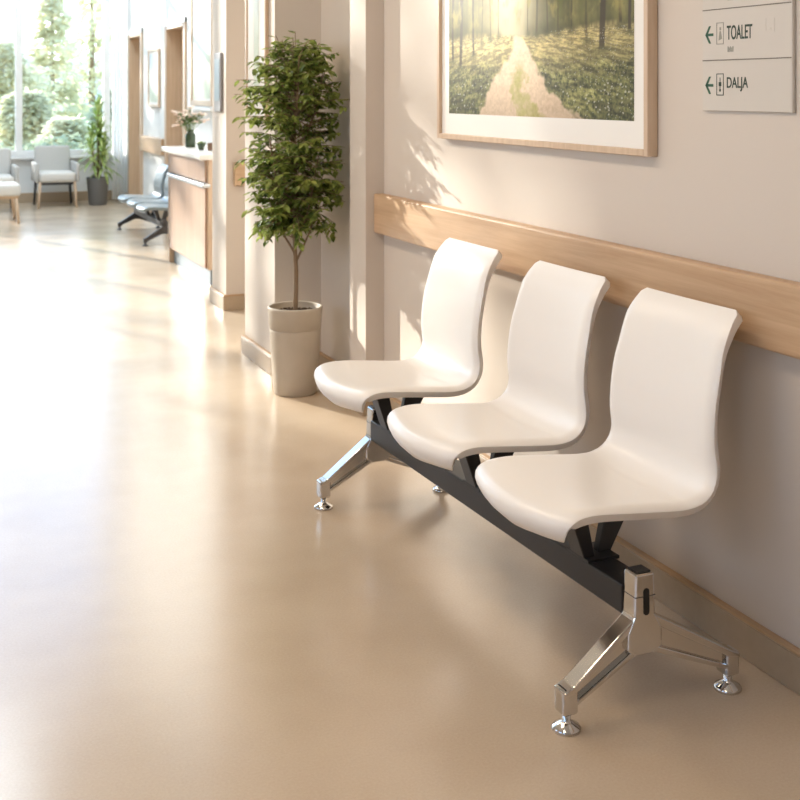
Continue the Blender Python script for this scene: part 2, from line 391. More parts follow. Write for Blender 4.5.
# ------------------------------------------------------------------ beam bench
def crom(pts, n):
    out = []
    P = [Vector(p) for p in pts]
    P = [2*P[0]-P[1]] + P + [2*P[-1]-P[-2]]
    for i in range(1, len(P)-2):
        for k in range(n):
            t_ = k/n
            a, b, c_, d = P[i-1], P[i], P[i+1], P[i+2]
            out.append(0.5*((2*b)+(c_-a)*t_+(2*a-5*b+4*c_-d)*t_**2+(3*b-a-3*c_+d)*t_**3))
    out.append(P[-2]); return out
PROFILE = [(-.190, .384), (-.216, .408), (-.222, .442), (-.190, .468), (-.12, .475), (.0, .464), (.10, .456), (.155, .470),
           (.177, .508), (.171, .575), (.176, .655), (.193, .735), (.218, .805), (.246, .846), (.278, .877)]
def shell_mesh(thick=0.016):
    pts = crom([(a, b, 0) for a, b in PROFILE], 6)
    # arc length
    L = [0]
    for i in range(1, len(pts)): L.append(L[-1]+(pts[i]-pts[i-1]).length)
    T = L[-1]
    # resample evenly
    N = 72; S = []
    for j in range(N+1):
        s_ = T*j/N; i = max(k for k in range(len(L)) if L[k] <= s_+1e-9); i = min(i, len(pts)-2)
        f_ = (s_-L[i])/max(1e-9, L[i+1]-L[i]); S.append(pts[i].lerp(pts[i+1], f_))
    def width(f):
        keys = [(0, .222), (.25, .228), (.48, .226), (.58, .216), (.75, .212), (.9, .203), (1, .192)]
        for (a, wa), (b, wb) in zip(keys, keys[1:]):
            if f <= b:
                u = (f-a)/(b-a); u = u*u*(3-2*u); return wa+(wb-wa)*u
        return keys[-1][1]
    m = MB(); NU = 36; grid = []
    for j in range(N+1):
        s_ = T*j/N; W = width(j/N)
        for d, r in ((s_, .10), (T-s_, .014)):
            if d < r: W = W - r + math.sqrt(max(0, r*r-(r-d)**2))*1.0
        tg = (S[min(j+1, N)]-S[max(j-1, 0)]).normalized()
        nrm = Vector((-tg.y, tg.x, 0))      # upward / towards the sitter
        row = []
        f = j/N
        dish = 0.010 if f < .45 else 0.016
        for k in range(NU+1):
            u = -1+2*k/NU
            u = math.copysign(1-(1-abs(u))**1.25, u)
            off = -dish*(1-u*u)*min(1, .15+s_/.16, .1+(T-s_)/.2)
            if abs(u) > .86: off -= .014*((abs(u)-.86)/.14)**2*min(1, s_/.2, (T-s_)/.16)
            p = S[j]+nrm*off
            wf = 1-min(1, max(0, (s_-.10)/.26)); wf = wf*wf*(3-2*wf)
            p = p + Vector(((.044*u*u-.040)*wf, 0, 0))
            row.append(m.bm.verts.new((p.x, u*W, p.y)))
        grid.append(row)
    for j in range(N):
        for k in range(NU):
            f = m.bm.faces.new((grid[j][k], grid[j+1][k], grid[j+1][k+1], grid[j][k+1])); f.smooth = True
    return m
def make_shell(parent, y, material):
    o = shell_mesh().build('seat_shell', material, parent)
    o.location = (0, y, 0)
    md = o.modifiers.new('thickness', 'SOLIDIFY'); md.thickness = .024; md.offset = -1; md.use_rim = True
    # make sure thickness grows below / behind the sitting face
    bv = o.modifiers.new('round', 'BEVEL'); bv.width = .008; bv.segments = 3; bv.limit_method = 'ANGLE'; bv.angle_limit = math.radians(50)
    return o
def bracket(parent, y, material):
    m = MB()
    # top plate and two splayed arms with an opening between them
    m.box(-.115, .112, y-.045, y+.045, .424, .434, .002, 1)
    m.prism([(-.112, .428), (-.062, .428), (-.030, .283), (-.061, .283)], 'Y', y-.03, y+.03, .002, 1)
    m.prism([(.022, .428), (.110, .428), (.026, .283), (-.010, .283)], 'Y', y-.012, y+.012, .002, 1)
    m.box(-.062, .026, y-.05, y+.05, .278, .286, .001, 1)
    o = m.build('seat_bracket', material, parent); o.location.x = .01; return o
def leg(parent, y, material, outward=-1):
    """cast leg in the x-z plane: post, two sloped arms with recessed webs, levelling feet"""
    m = MB()
    # hub block and post
    m.prism([(-.045, .318), (.004, .318), (.007, .225), (.026, .190), (.026, .150), (.0, .136), (-.045, .136), (-.066, .150), (-.066, .190), (-.049, .225)], 'Y', y-.024, y+.024, .005, 3)
    for sgn, xe in ((-1, -.212), (1, .228)):
        x0 = sgn*.026-.02
        # top flange, bottom flange, thin web between : I-section arm that tapers to the foot
        top = [(x0, .222), (xe-sgn*.006, .100), (xe+sgn*.018, .090), (xe+sgn*.018, .080), (xe-sgn*.010, .084), (x0, .200)]
        m.prism(top, 'Y', y-.023, y+.023, .003, 2)
        bot = [(x0, .152), (xe-sgn*.012, .066), (xe-sgn*.012, .054), (x0, .136)]
        m.prism(bot, 'Y', y-.021, y+.021, .003, 2)
        m.prism([(x0, .205), (xe, .088), (xe, .060), (x0, .148)], 'Y', y-.010, y+.010)
        # vertical boss
        m.prism([(xe-.019, .094), (xe+.019, .094), (xe+.019, .038), (xe-.019, .038)], 'Y', y-.021, y+.021, .006, 3)
    o = m.build('leg', material, parent)
    # slot in the end of the post, seam line
    s = MB(); yy = y + outward*.024
    s.prism([(-.018+.008*math.cos(a), .255+.008*math.sin(a)+(.022 if math.sin(a) > 0 else -.022)) for a in [i*math.pi/8 for i in range(16)]], 'Y', min(yy, yy+outward*.0012), max(yy, yy+outward*.0012))
    s.build('slot', M['slot'], o)
    MB().box(-.0475, .0062, y-.0246, y+.0246, .2665, .2680).build('seam', M['dark'], o)
    MB().box(-.040, -.001, y-.019, y+.019, .3175, .3215, .002, 1).build('cap', M['dark'], o)
    for xe in (-.212, .228):
        MB().lathe([(0, 0), (.032, 0), (.033, .004), (.030, .009), (.014, .018), (.0095, .022), (.0095, .045), (0, .045)], xe, y, 32).build('levelling_foot', material, o)
    return o
def beam_bench(name, loc, rz, label, shellm, metal, legm, ys=(-.555, 0, .625), half=.742):
    r = empty(name, loc, rz, label, 'bench')
    MB().box(-.052, .026, -half, half, .214, .281, .004, 2).build('beam', metal, r)
    for y in ys:
        make_shell(r, y, shellm); bracket(r, y, metal)
    leg(r, -half-.022, legm, -1); leg(r, half+.022, legm, 1)
    return r
BX = 1.541
bench = beam_bench('beam_bench', (BX, 3.065, 0), math.radians(1.4), 'row of three white moulded seats on a black beam with chrome legs', M['shell'], M['black'], M['chrome'])
gb = beam_bench('beam_bench', (2.22, 11.55, 0), 0, 'row of grey seats on dark legs beyond the reception desk', M['greyshell'], M['dark'], M['dark'], (-.56, 0, .56)); gb.scale = (.88, .9, .745)
for ch in gb.children:
    if ch.name.startswith('seat_shell'): ch.modifiers['thickness'].thickness = .045

# ------------------------------------------------------------------ framed forest picture
def smooth(a, b, x): 
    t_ = np.clip((x-a)/(b-a), 0, 1); return t_*t_*(3-2*t_)
def vnoise(x, y, seed, oct_=4):
    rng = np.random.RandomState(seed); tot = 0; amp = 1; nrm = 0
    for o in range(oct_):
        g = rng.rand(64, 64); f = 2**o
        xs, ys_ = x*f, y*f
        xi, yi = np.floor(xs).astype(int), np.floor(ys_).astype(int); u, v = xs-xi, ys_-yi
        u, v = u*u*(3-2*u), v*v*(3-2*v)
        a = g[yi % 64, xi % 64]; b = g[yi % 64, (xi+1) % 64]; c_ = g[(yi+1) % 64, xi % 64]; d = g[(yi+1) % 64, (xi+1) % 64]
        tot = tot+amp*((a*(1-u)+b*u)*(1-v)+(c_*(1-u)+d*u)*v); nrm += amp; amp *= .55
    return tot/nrm
def forest(W, H, aspect):
    u, v = np.meshgrid(np.linspace(0, 1, W), np.linspace(0, 1, H))   # u left->right, v bottom->top
    col = np.zeros((H, W, 3))
    def mixc(mask, c): 
        nonlocal col
        col = col*(1-mask[..., None])+np.array(c)*mask[..., None]
    hz = .365                                              # foot of the trees
    # glowing misty background with vertical tree streaks
    glow = np.exp(-((u-.40)/.13)**2 - ((v-.72)/.45)**2*.6)
    streak = vnoise(u*26, v*1.6, 3, 4); leafn = vnoise(u*22*aspect, v*22, 8, 4)
    back = np.array([.20, .19, .075])[None, None]*(0.5+1.0*streak[..., None])
    back = back*(.65+.8*leafn[..., None])
    col = back*(1-glow[..., None]) + np.array([.93, .86, .66])*glow[..., None]
    # meadow
    hl = hz + .015*np.sin(u*9) + .05*smooth(.55, 1.0, u)*0 + .012*(vnoise(u*14, v*0, 4, 3)-.5)
    mead = smooth(hl+.01, hl-.012, v)
    d = np.clip((hz-v)/hz, 0, 1)
    px_ = (u-.42)*aspect/(d*.9+.16); py_ = np.log(d*1.6+.10)
    gn = .5*vnoise(px_*34+40, py_*30+90, 11, 4)+.5*vnoise(u*95*aspect, v*80, 13, 3); gb_ = vnoise(px_*4.2+20, py_*5+30, 12, 4)
    gc = np.clip((gn-.5)*2.6+.5, 0, 1)*(.35+1.1*gb_)
    near = np.stack([.055+.30*gc, .07+.28*gc, .022+.14*gc], -1)
    far = np.stack([.40+.38*gn, .36+.30*gn, .16+.22*gn], -1)
    dd = smooth(.02, .62, d+.25*(gb_-.5)+.22*np.abs(u-.42)-.06)[..., None]
    gcol = far*(1-dd)+near*dd; gcol = gcol*(.62+.8*smooth(.3, .75, vnoise(px_*9+7, py_*11+17, 14, 4)))[..., None]
    col = col*(1-mead[..., None])+gcol*mead[..., None]
    # dark foot of tree line
    foot = np.exp(-((v-hz-.01)/.03)**2)*(1-np.exp(-((u-.42)/.14)**2))*.6
    mixc(np.clip(foot*vnoise(u*24, v*10, 21, 3)*1.6, 0, 1), (.11, .11, .035))
    # path: winding, two ruts with a grassy middle
    cx = .425 + .03*np.sin(d*6.0+.2)*(1-d*.5) + .05*d*d*1.3
    hw = .014 + .275*d**1.35
    wob = .085*(vnoise(u*16*aspect, v*22, 31, 4)-.5)*(.15+d)
    inside = smooth(hw+.012, hw-.02*d-.004, np.abs(u-cx+wob))*smooth(0, .04, d)*mead
    pn = vnoise(u*70*aspect, v*90, 41, 4)
    pn = np.clip((pn-.5)*1.8+.5, 0, 1)
    pn = .55*pn+.45*vnoise(px_*6, py_*14+50, 43, 4)
    sand = np.stack([.68+.28*pn, .54+.26*pn, .41+.24*pn], -1)
    sand = sand*(.80+.32*(1-d)[..., None])
    col = col*(1-inside[..., None])+sand*inside[..., None]
    mid = smooth(.075*d+.012, .018*d, np.abs(u-cx-.015*d+wob*2.2))*smooth(.25, .5, d)*mead*(.35+.9*vnoise(u*30*aspect, v*34, 51, 3))
    mg = np.stack([.36+.2*gn, .33+.2*gn, .12+.1*gn], -1)
    mid = np.clip(mid, 0, 1)[..., None]; col = col*(1-mid)+mg*mid
    # tree trunks and hanging foliage
    rng = random.Random(5)
    trunks = [(.03, .009, .25), (.085, .012, .22), (.17, .008, .27), (.225, .005, .33), (.275, .005, .35), (.33, .004, .36),
              (.50, .004, .36), (.545, .007, .35), (.60, .005, .36), (.66, .006, .35), (.72, .005, .36), (.795, .007, .31), (.865, .016, .27), (.945, .008, .36), (.985, .008, .33)]
    for (tx, tw, tb) in trunks:
        m_ = smooth(tw, tw*.55, np.abs(u-tx-.004*np.sin(v*9+tx*40)))*smooth(tb, tb+.02, v)
        near_ = 1 if tw > .0075 else .6
        mixc(m_*near_*.9, (.085, .065, .035))
        sh = np.exp(-((u-tx)/(tw*3.2))**2-((v-tb)/.018)**2)*.6; mixc(sh, (.08, .09, .03))
    crown = smooth(.52, .72, vnoise(u*11*aspect, v*7, 61, 5))*smooth(hz+.01, hz+.12, v)*(1-.8*glow)*.8
    mixc(crown, (.20, .21, .06))
    light = smooth(.55, .75, vnoise(u*17*aspect, v*13, 71, 5))*smooth(hz+.0, hz+.10, v)*(1-.5*glow)*.65
    mixc(light, (.48, .43, .16))
    col = np.clip(col, 0, 1)**1.22*np.array([.90, .88, .82])
    # small white flowers
    for i in range(1500):
        fy = rng.random()**1.3*.95; fx = rng.random(); y = hz*(1-fy) if rng.random() < .5 else hz*rng.random()
        dd_ = (hz-y)/hz; cxx = .425+.06*dd_*dd_
        if abs(fx-cxx) < .01+.285*dd_**1.35: continue
        if rng.random() > .25+abs(fx-.45)*1.6: continue
        ix, iy = int(fx*(W-1)), int(y*(H-1)); r = 1 if dd_ > .6 and rng.random() < .3 else 0
        for a in range(-r, r+1):
            for b in range(0, r+1):
                if 0 <= ix+a < W and 0 <= iy+b < H and rng.random() < .8:
                    col[iy+b, ix+a] = col[iy+b, ix+a]*.55+np.array([.78, .76, .66])*.45
    return col
def hazeart(W, H, aspect):
    u, v = np.meshgrid(np.linspace(0, 1, W), np.linspace(0, 1, H))
    n = vnoise(u*6*aspect, v*6, 77, 4)
    t_ = smooth(.15, .85, v+.35*(n-.5))
    return np.stack([.62*(1-t_)+.72*t_, .68*(1-t_)+.80*t_, .55*(1-t_)+.86*t_], -1)*(.75+.5*n[..., None]).clip(0, 1)
def print_mesh(name, parent, wid, hei, x, fn, W, H):
    """grid in local (y from -wid/2..wid/2, z 0..hei) facing -X; left of picture = +Y"""
    col = fn(W, H, wid/hei); me = bpy.data.meshes.new(name)
    vs = [(x, wid/2-wid*i/(W-1), hei*j/(H-1)) for j in range(H) for i in range(W)]
    # front faces -X
    fs = [(j*W+i, (j+1)*W+i, (j+1)*W+i+1, j*W+i+1) for j in range(H-1) for i in range(W-1)]
    me.from_pydata(vs, [], fs)
    at = me.color_attributes.new('print', 'FLOAT_COLOR', 'POINT')
    arr = np.ones((H*W, 4), dtype=np.float32); arr[:, :3] = col.reshape(-1, 3); at.data.foreach_set('color', arr.ravel())
    me.materials.append(M['art']); me.flip_normals()
    o = bpy.data.objects.new(name, me); C.objects.link(o); o.parent = parent; return o
def picture(name, label, xw, y0, y1, z0, z1, wframe, depth, mv, mh, fn, W, H, group=None, frame_m=None):
    cy = (y0+y1)/2; r = empty(name, (xw, cy, z0), 0, label, 'picture', group); h = (y1-y0)/2; hh = z1-z0
    fm = frame_m or M['oakv']
    f = MB()
    f.box(-depth, -.001, -h, -h+wframe, 0, hh, .002, 1); f.box(-depth, -.001, h-wframe, h, 0, hh, .002, 1)
    f.box(-depth, -.001, -h+wframe, h-wframe, 0, wframe, .002, 1); f.box(-depth, -.001, -h+wframe, h-wframe, hh-wframe, hh, .002, 1)
    f.build('frame', fm, r)
    MB().box(-depth*.62, -.002, -h+wframe, h-wframe, wframe, hh-wframe).build('mat_board', M['matboard'], r)
    p = print_mesh('print', r, 2*(h-wframe-mh), hh-2*wframe-2*mv, -depth*.62-.0008, fn, W, H); p.location = (0, 0, wframe+mv)
    return r
picture('framed_picture', 'large framed print of a sandy path through a sunny forest meadow', XW, 2.806, 4.217, 1.215, 2.17, .020, .036, .077, .064, forest, 420, 300)
picture('framed_picture', 'small pale framed print on the far wall between the two oak doors', XA, 13.25, 13.85, 1.21, 1.86, .025, .03, .03, .03, hazeart, 30, 30)
picture('framed_picture', 'pale green and blue oak framed print above the reception desk', XA, 10.75, 11.62, 1.25, 2.45, .05, .04, .02, .02, hazeart, 40, 50)
picture('framed_picture', 'narrow framed print on the sunlit pier side half hidden by the fig tree', 1.70, 5.80, 6.17, 1.25, 2.4, .018, .02, .10, .12, hazeart, 24, 40)
o = MB().box(1.897, 1.914, 7.58, 7.74, 1.26, 1.64, .004, 2).build('wall_panel', M['silver']); tag(o, 'slim silver grey panel on the pier edge beside the reception desk', 'panel')
MB().box(1.8945, 1.8972, 7.60, 7.72, 1.33, 1.60, .001, 1).build('panel_face', M['greyshell'], o)
o = MB().box(XA-.06, XA-.001, 10.72, 11.66, 1.205, 1.243, .004, 1).build('picture_ledge', M['white']); tag(o, 'thin white ledge under the print above the reception desk', 'shelf')

# ------------------------------------------------------------------ direction sign
sy0, sy1, sz0 = 2.253, 2.592, 1.346
sg = empty('direction_sign', (XW, (sy0+sy1)/2, sz0), 0, 'white wall sign with green arrows reading TOALET and DALJA', 'sign')
SH = (sy1-sy0)/2; RH = .130
for i in range(4):
    MB().box(-.011, -.001, -SH, SH, i*RH+.0008, (i+1)*RH-.0008, .001, 1).build('sign_panel', M['sign'], sg)
for i in range(1, 4):
    MB().box(-.0114, -.002, -SH, SH, i*RH-.0012, i*RH+.0012).build('divider', M['groove'], sg)
MB().box(-.012, -.001, -SH-.003, -SH, 0, 4*RH, .001, 1).build('edge_strip', M['sign'], sg)
XF = -.0116
def sbox(mb, y0, y1, z0, z1): mb.box(XF, -.0105, y0, y1, z0, z1)
def ypx(px):  # horizontal place on the sign, 0 = left edge, 1 = right edge
    return SH - 2*SH*px
def arrow(row):
    z = row*RH+.066; m = MB()
    yl, yr = SH-.012, SH-.045
    m.prism([(yr, z-.0035), (yr, z+.0035), (yl-.004, z+.0035), (yl-.004, z-.0035)], 'X', XF, -.0105)
    for s in (1, -1):
        m.prism([(yl, z), (yl-.009, z), (yl-.0235, z+s*.0225), (yl-.0155, z+s*.0225)], 'X', XF, -.0105)
    m.build('arrow', M['inkgreen'], sg)
def icon(row, ink, door_=True):
    z = row*RH+.040; y1_ = SH-.058; y0_ = y1_-.029; m = MB(); t_ = .0022; h = .056
    sbox(m, y0_, y0_+t_, z, z+h); sbox(m, y1_-t_, y1_, z, z+h); sbox(m, y0_, y1_, z, z+t_); sbox(m, y0_, y1_, z+h-t_, z+h)
    c_ = (y0_+y1_)/2
    if door_:
        sbox(m, c_-.0012, c_+.0012, z+.012, z+.046); sbox(m, c_-.005, c_+.005, z+.024, z+.034); sbox(m, c_-.003, c_+.003, z+.010, z+.016)
    else:
        sbox(m, c_-.004, c_+.002, z+.036, z+.044)
        m.prism([(c_+.002, z+.034), (c_-.003, z+.034), (c_-.008, z+.014), (c_+.006, z+.010)], 'X', XF, -.0105)
    m.build('pictogram', ink, sg)
def text(s, row, zoff, yl, wid, hei, ink):
    cu = bpy.data.curves.new('lettering', 'FONT'); cu.body = s; cu.size = 1; cu.extrude = .01; cu.offset = .012
    tmp = bpy.data.objects.new('lettering', cu); C.objects.link(tmp)
    dg = bpy.context.evaluated_depsgraph_get(); me = bpy.data.meshes.new_from_object(tmp.evaluated_get(dg))
    bpy.data.objects.remove(tmp)
    xs = [v.co.x for v in me.vertices]; ys_ = [v.co.y for v in me.vertices]
    x0, x1, y0, y1 = min(xs), max(xs), min(ys_), max(ys_)
    for v in me.vertices:
        fx = (v.co.x-x0)/(x1-x0); fy = (v.co.y-y0)/(y1-y0); dz = v.co.z/.01
        v.co = Vector((XF-.0002+(-dz+1)*.0004, yl-fx*wid, row*RH+zoff+fy*hei))
    me.materials.clear(); me.materials.append(ink)
    b = bmesh.new(); b.from_mesh(me); bmesh.ops.recalc_face_normals(b, faces=b.faces[:]); b.to_mesh(me); b.free()
    o = bpy.data.objects.new('lettering', me); C.objects.link(o); o.parent = sg
    return o
for row, s, wd in ((1, 'TOALET', .098), (0, 'DALJA', .082)):
    arrow(row); icon(row, M['inkpale'] if row else M['ink'], row == 0); text(s, row, .0505, SH-.100, wd, .036, M['ink'])
arrow(2); icon(2, M['inkpale'], False)
def smear(row):   # the tiny unreadable second line as it appears in the photo
    m = MB(); y = SH-.102
    for k in range(5):
        sbox(m, y-.0042, y-.0008, row*RH+.020, row*RH+.034-.003*(k % 2)); y -= .0048
    m.build('small_marks', M['inkpale'], sg)
smear(1); smear(2)
gm = MB(); y = -SH+.075; z = RH+.062
sbox(gm, y-.016, y-.015, z, z+.035); sbox(gm, y+.015, y+.016, z+.005, z+.035); sbox(gm, y-.003, y+.003, z+.006, z+.012)
gm.build('faint_mark', M['inkghost'], sg)

# ------------------------------------------------------------------ fig tree in a pot
def leaf_quad(bm, p, d, up, L, Wd, fold=.25, droop=.2):
    d = d.normalized(); s = d.cross(up)
    if s.length < 1e-3: s = d.cross(Vector((1, 0, 0)))
    s.normalize(); n = s.cross(d).normalized()
    def pt(t_, w_, lift=0): return p + d*(L*t_) + s*(Wd*w_) + n*(lift*Wd) - n*(droop*L*t_*t_)
    c0 = bm.verts.new(pt(0, 0)); c1 = bm.verts.new(pt(.35, 0, -fold)); c2 = bm.verts.new(pt(.72, 0, -fold*.7)); c3 = bm.verts.new(pt(1, 0))
    l1 = bm.verts.new(pt(.32, .5)); l2 = bm.verts.new(pt(.70, .36)); r1 = bm.verts.new(pt(.32, -.5)); r2 = bm.verts.new(pt(.70, -.36))
    for f in ((c0, c1, l1), (c1, c2, l2, l1), (c2, c3, l2), (c0, r1, c1), (c1, r1, r2, c2), (c2, r2, c3)):
        bm.faces.new(f).smooth = True
def fig_tree():
    rng = random.Random(12)
    r = empty('potted_fig_tree', (1.69, 5.335, 0), 0, 'small leafy fig tree in a tall beige pot by the pier', 'plant')
    MB().lathe([(0, 0), (.094, 0), (.099, .006), (.1055, .075), (.1185, .292), (.1185, .295), (.1165, .297), (.1165, .300), (.1195, .302), (.1265, .388), (.1275, .397), (.125, .401), (.116, .401), (.114, .396), (.110, .36), (0, .36)], 0, 0, 64).build('pot', M['pot'], r)
    sm = MB()
    prof = [(0, .372), (.05, .374), (.09, .372), (.111, .368)]
    sm.lathe(prof, 0, 0, 40)
    for i in range(160):
        a = rng.random()*6.28; q = .105*math.sqrt(rng.random()); s_ = rng.uniform(.003, .007)
        b = bmesh.new(); bmesh.ops.create_icosphere(b, subdivisions=1, radius=s_)
        sm._add(b, 0, Matrix.Translation((q*math.cos(a), q*math.sin(a), .373)))
    sm.build('soil', M['soil'], r)
    # trunk
    tp = [Vector((0, 0, .36)), Vector((.004, 0, .55)), Vector((-.004, .004, .75)), Vector((.003, -.003, .95)), Vector((-.002, .003, 1.15)), Vector((.002, 0, 1.38)), Vector((.0, 0, 1.52))]
    MB().tube(crom(tp, 5), [ .0125-.009*i/30 for i in range(31)], 10).build('trunk', M['bark'], r)
    def trunk_at(z):
        for a, b in zip(tp, tp[1:]):
            if a.z <= z <= b.z: return a.lerp(b, (z-a.z)/(b.z-a.z))
        return tp[-1]
    br = MB(); lf = MB()
    def env(z):           # crown radius by height
        ks = [(.66, .12), (.74, .20), (.85, .235), (1.0, .262), (1.15, .268), (1.3, .265), (1.42, .255), (1.52, .21), (1.60, .13), (1.68, .02)]
        for (a, wa), (b, wb) in zip(ks, ks[1:]):
            if a <= z <= b: return wa+(wb-wa)*(z-a)/(b-a)
        return .05
    def leaves_along(path, n, Lr=(.036, .057)):
        for i in range(n):
            t_ = .18+.82*(i+rng.random()*.6)/n; q = t_*(len(path)-1); k = min(int(q), len(path)-2)
            p = path[k].lerp(path[k+1], q-k); d = (path[k+1]-path[k]).normalized()
            a = rng.uniform(0, 6.28); side = Vector((math.cos(a), math.sin(a), rng.uniform(-.5, .4)))
            dd = (d*.55+side).normalized(); dd.z -= .28
            if p.x > .205: p.x = .205-.02*rng.random()
            if p.x > .16 and dd.x > 0: dd.x *= -.4
            L = rng.uniform(*Lr)
            leaf_quad(lf.bm, p, dd, Vector((rng.uniform(-.35, .35), rng.uniform(-.35, .35), 1)), L, L*rng.uniform(.42, .52), .22, rng.uniform(.05, .4))
    # main limbs from low forks
    limbs = []
    for i in range(9):
        a = i*2.4+.3; z0 = .60+.04*i if i < 5 else .8+.06*i
        p0 = trunk_at(min(z0, 1.4)); R = env(min(z0+.4, 1.5))*.62
        top = Vector((math.cos(a)*R, math.sin(a)*R, min(z0+.42, 1.55)))
        path = crom([p0, p0.lerp(top, .45)+Vector((math.cos(a)*.02, math.sin(a)*.02, -.02)), top], 5)
        br.tube(path, [.006-.004*k/(len(path)-1) for k in range(len(path))], 7); limbs.append(path)
    for i in range(235):
        z = .76+.80*((i*.618) % 1.0)
        if rng.random() < .55: base = trunk_at(min(z-.06, 1.5))
        else:
            L_ = rng.choice(limbs); base = L_[rng.randrange(3, len(L_))].copy(); z = min(1.58, base.z+.05)
        a = rng.random()*6.28; R = env(z)*rng.uniform(.72, 1.0)
        end = Vector((math.cos(a)*R, math.sin(a)*R, z+rng.uniform(-.03, .07)))
        end.x = min(end.x, .20); mid = base.lerp(end, .5)+Vector((0, 0, .03))
        path = crom([base, mid, end], 4)
        br.tube(path, [.0028-.0018*k/(len(path)-1) for k in range(len(path))], 5)
        leaves_along(path, 17)
    # drooping lower fringe and top shoots
    for i in range(20):
        a = i*.9; R = env(.78)*rng.uniform(.7, 1.08)
        if math.cos(a)*R > .2: R = .2/math.cos(a)
        base = trunk_at(.80); end = Vector((math.cos(a)*R, math.sin(a)*R, rng.uniform(.70, .78)))
        path = crom([base, base.lerp(end, .55)+Vector((0, 0, .04)), end], 4)
        br.tube(path, [.0026-.0016*k/(len(path)-1) for k in range(len(path))], 5); leaves_along(path, 11)
    for i in range(12):
        a = i*2.1; R = .04+.10*rng.random(); base = trunk_at(1.42); end = Vector((math.cos(a)*R, math.sin(a)*R, rng.uniform(1.54, 1.66)))
        if i == 0: end = Vector((.0, 0, 1.67))
        path = crom([base, base.lerp(end, .5)+Vector((0, 0, .01)), end], 4)
        br.tube(path, .0018, 5); leaves_along(path, 13)
    for i in range(14):
        a = i*1.37; z = rng.uniform(.85, 1.45); base = trunk_at(z-.05); R = env(z)*rng.uniform(1.05, 1.22)
        if math.cos(a)*R > .2: R = .2/math.cos(a)
        path = crom([base, base.lerp(Vector((math.cos(a)*R, math.sin(a)*R, z+.04)), .6)+Vector((0, 0, .02)), Vector((math.cos(a)*R, math.sin(a)*R, z+.03))], 4)
        br.tube(path, .0015, 5); leaves_along(path, 10)
    br.build('branches', M['bark'], r); lf.build('foliage', M['ficus'], r, recalc=False)
    return r
fig_tree()

# ------------------------------------------------------------------ reception desk and what stands on it
DY0, DY1, DX = 8.48, 9.80, 2.02
dk = empty('reception_desk', (DX+.3, (DY0+DY1)/2, 0), 0, 'oak reception desk with pale top and steel plinth', 'desk')
hy = (DY1-DY0)/2   # half length
MB().box(-.27, .30, -hy+.04, hy-.04, .11, .90).build('desk_body', M['desk'], dk)
MB().box(-.30, -.27, -hy+.03, hy-.02, .12, .70, .003, 1).build('front_panel', M['desk'], dk)
MB().box(-.30, -.27, -hy+.03, hy-.02, .735, .90, .003, 1).build('front_panel', M['desk'], dk)
MB().box(-.285, .30, -hy, -hy+.04, .11, .90, .003, 1).build('end_panel', M['oakv'], dk)
MB().box(-.30, .32, hy-.05, hy, 0, .90, .003, 1).build('end_panel', M['oakv'], dk)
MB().box(-.35, .32, -hy-.03, hy+.03, .90, .94, .006, 2).build('desk_top', M['desktop'], dk)
MB().box(-.325, -.27, -hy-.01, hy-.055, .70, .728, .006, 2).build('shelf_rail', M['steel'], dk)
MB().box(-.262, .28, -hy+.03, hy-.06, 0, .11).build('plinth', M['plinth'], dk)

rng = random.Random(3)
vz = .94
v = empty('flower_vase', (2.16, 9.60, vz), 0, 'dark green square vase of peach flowers on the reception desk', 'vase')
vm = MB().lathe([(0, 0), (.038, 0), (.042, .006), (.043, .085), (.040, .105), (.026, .118), (.026, .135), (.029, .140), (.022, .140), (.022, .11), (0, .10)], 0, 0, 28); vm.build('vase_body', M['greenglass'], v)
st = MB(); lv = MB()
for i in range(38):
    a = rng.random()*6.28; R = rng.uniform(.02, .15); h = rng.uniform(.21, .33)-R*.35
    e = Vector((math.cos(a)*R, math.sin(a)*R, h)); path = crom([Vector((math.cos(a)*.01, math.sin(a)*.01, .11)), e*.55+Vector((0, 0, .07)), e], 4)
    st.tube(path, .0018, 5)
    pe = MB()
    for k in range(9):
        q = rng.random()*6.28; leaf_quad(pe.bm, e, Vector((math.cos(q), math.sin(q), rng.uniform(-.1, 1))), Vector((0, 0, 1)), rng.uniform(.028, .045), .020)
    pe.build('flower', M['petal'], v, recalc=False)
    for k in range(5):
        q = rng.random()*6.28; p = path[4+k % 4]; leaf_quad(lv.bm, p, Vector((math.cos(q), math.sin(q), .6)), Vector((0, 0, 1)), rng.uniform(.04, .065), .016)
st.build('stems', M['stem'], v); lv.build('leaves', M['stem'], v, recalc=False)
u = empty('small_succulent', (2.13, 9.10, vz), 0, 'small succulent in a dark green cup on the reception desk', 'plant')
MB().lathe([(0, 0), (.018, 0), (.022, .01), (.036, .05), (.037, .055), (.032, .055), (.03, .045), (0, .045)], 0, 0, 24).build('cup', M['greenglass'], u)
sl = MB()
for i in range(34):
    a = i*2.4; q = rng.uniform(.1, 1.2); leaf_quad(sl.bm, Vector((math.cos(a)*.008, math.sin(a)*.008, .045)), Vector((math.cos(a), math.sin(a), q)), Vector((0, 0, 1)), rng.uniform(.03, .045), .016)
sl.build('leaves', M['ficus'], u, recalc=False)
cu_ = MB().lathe([(0, .9405), (.024, .9405), (.028, .945), (.031, .995), (.030, .998), (.027, .996), (.025, .948), (0, .948)], 2.185, 9.00, 24).build('brown_cup', M['brownpot'])
tag(cu_, 'small brown cup beside the succulent on the reception desk', 'cup')

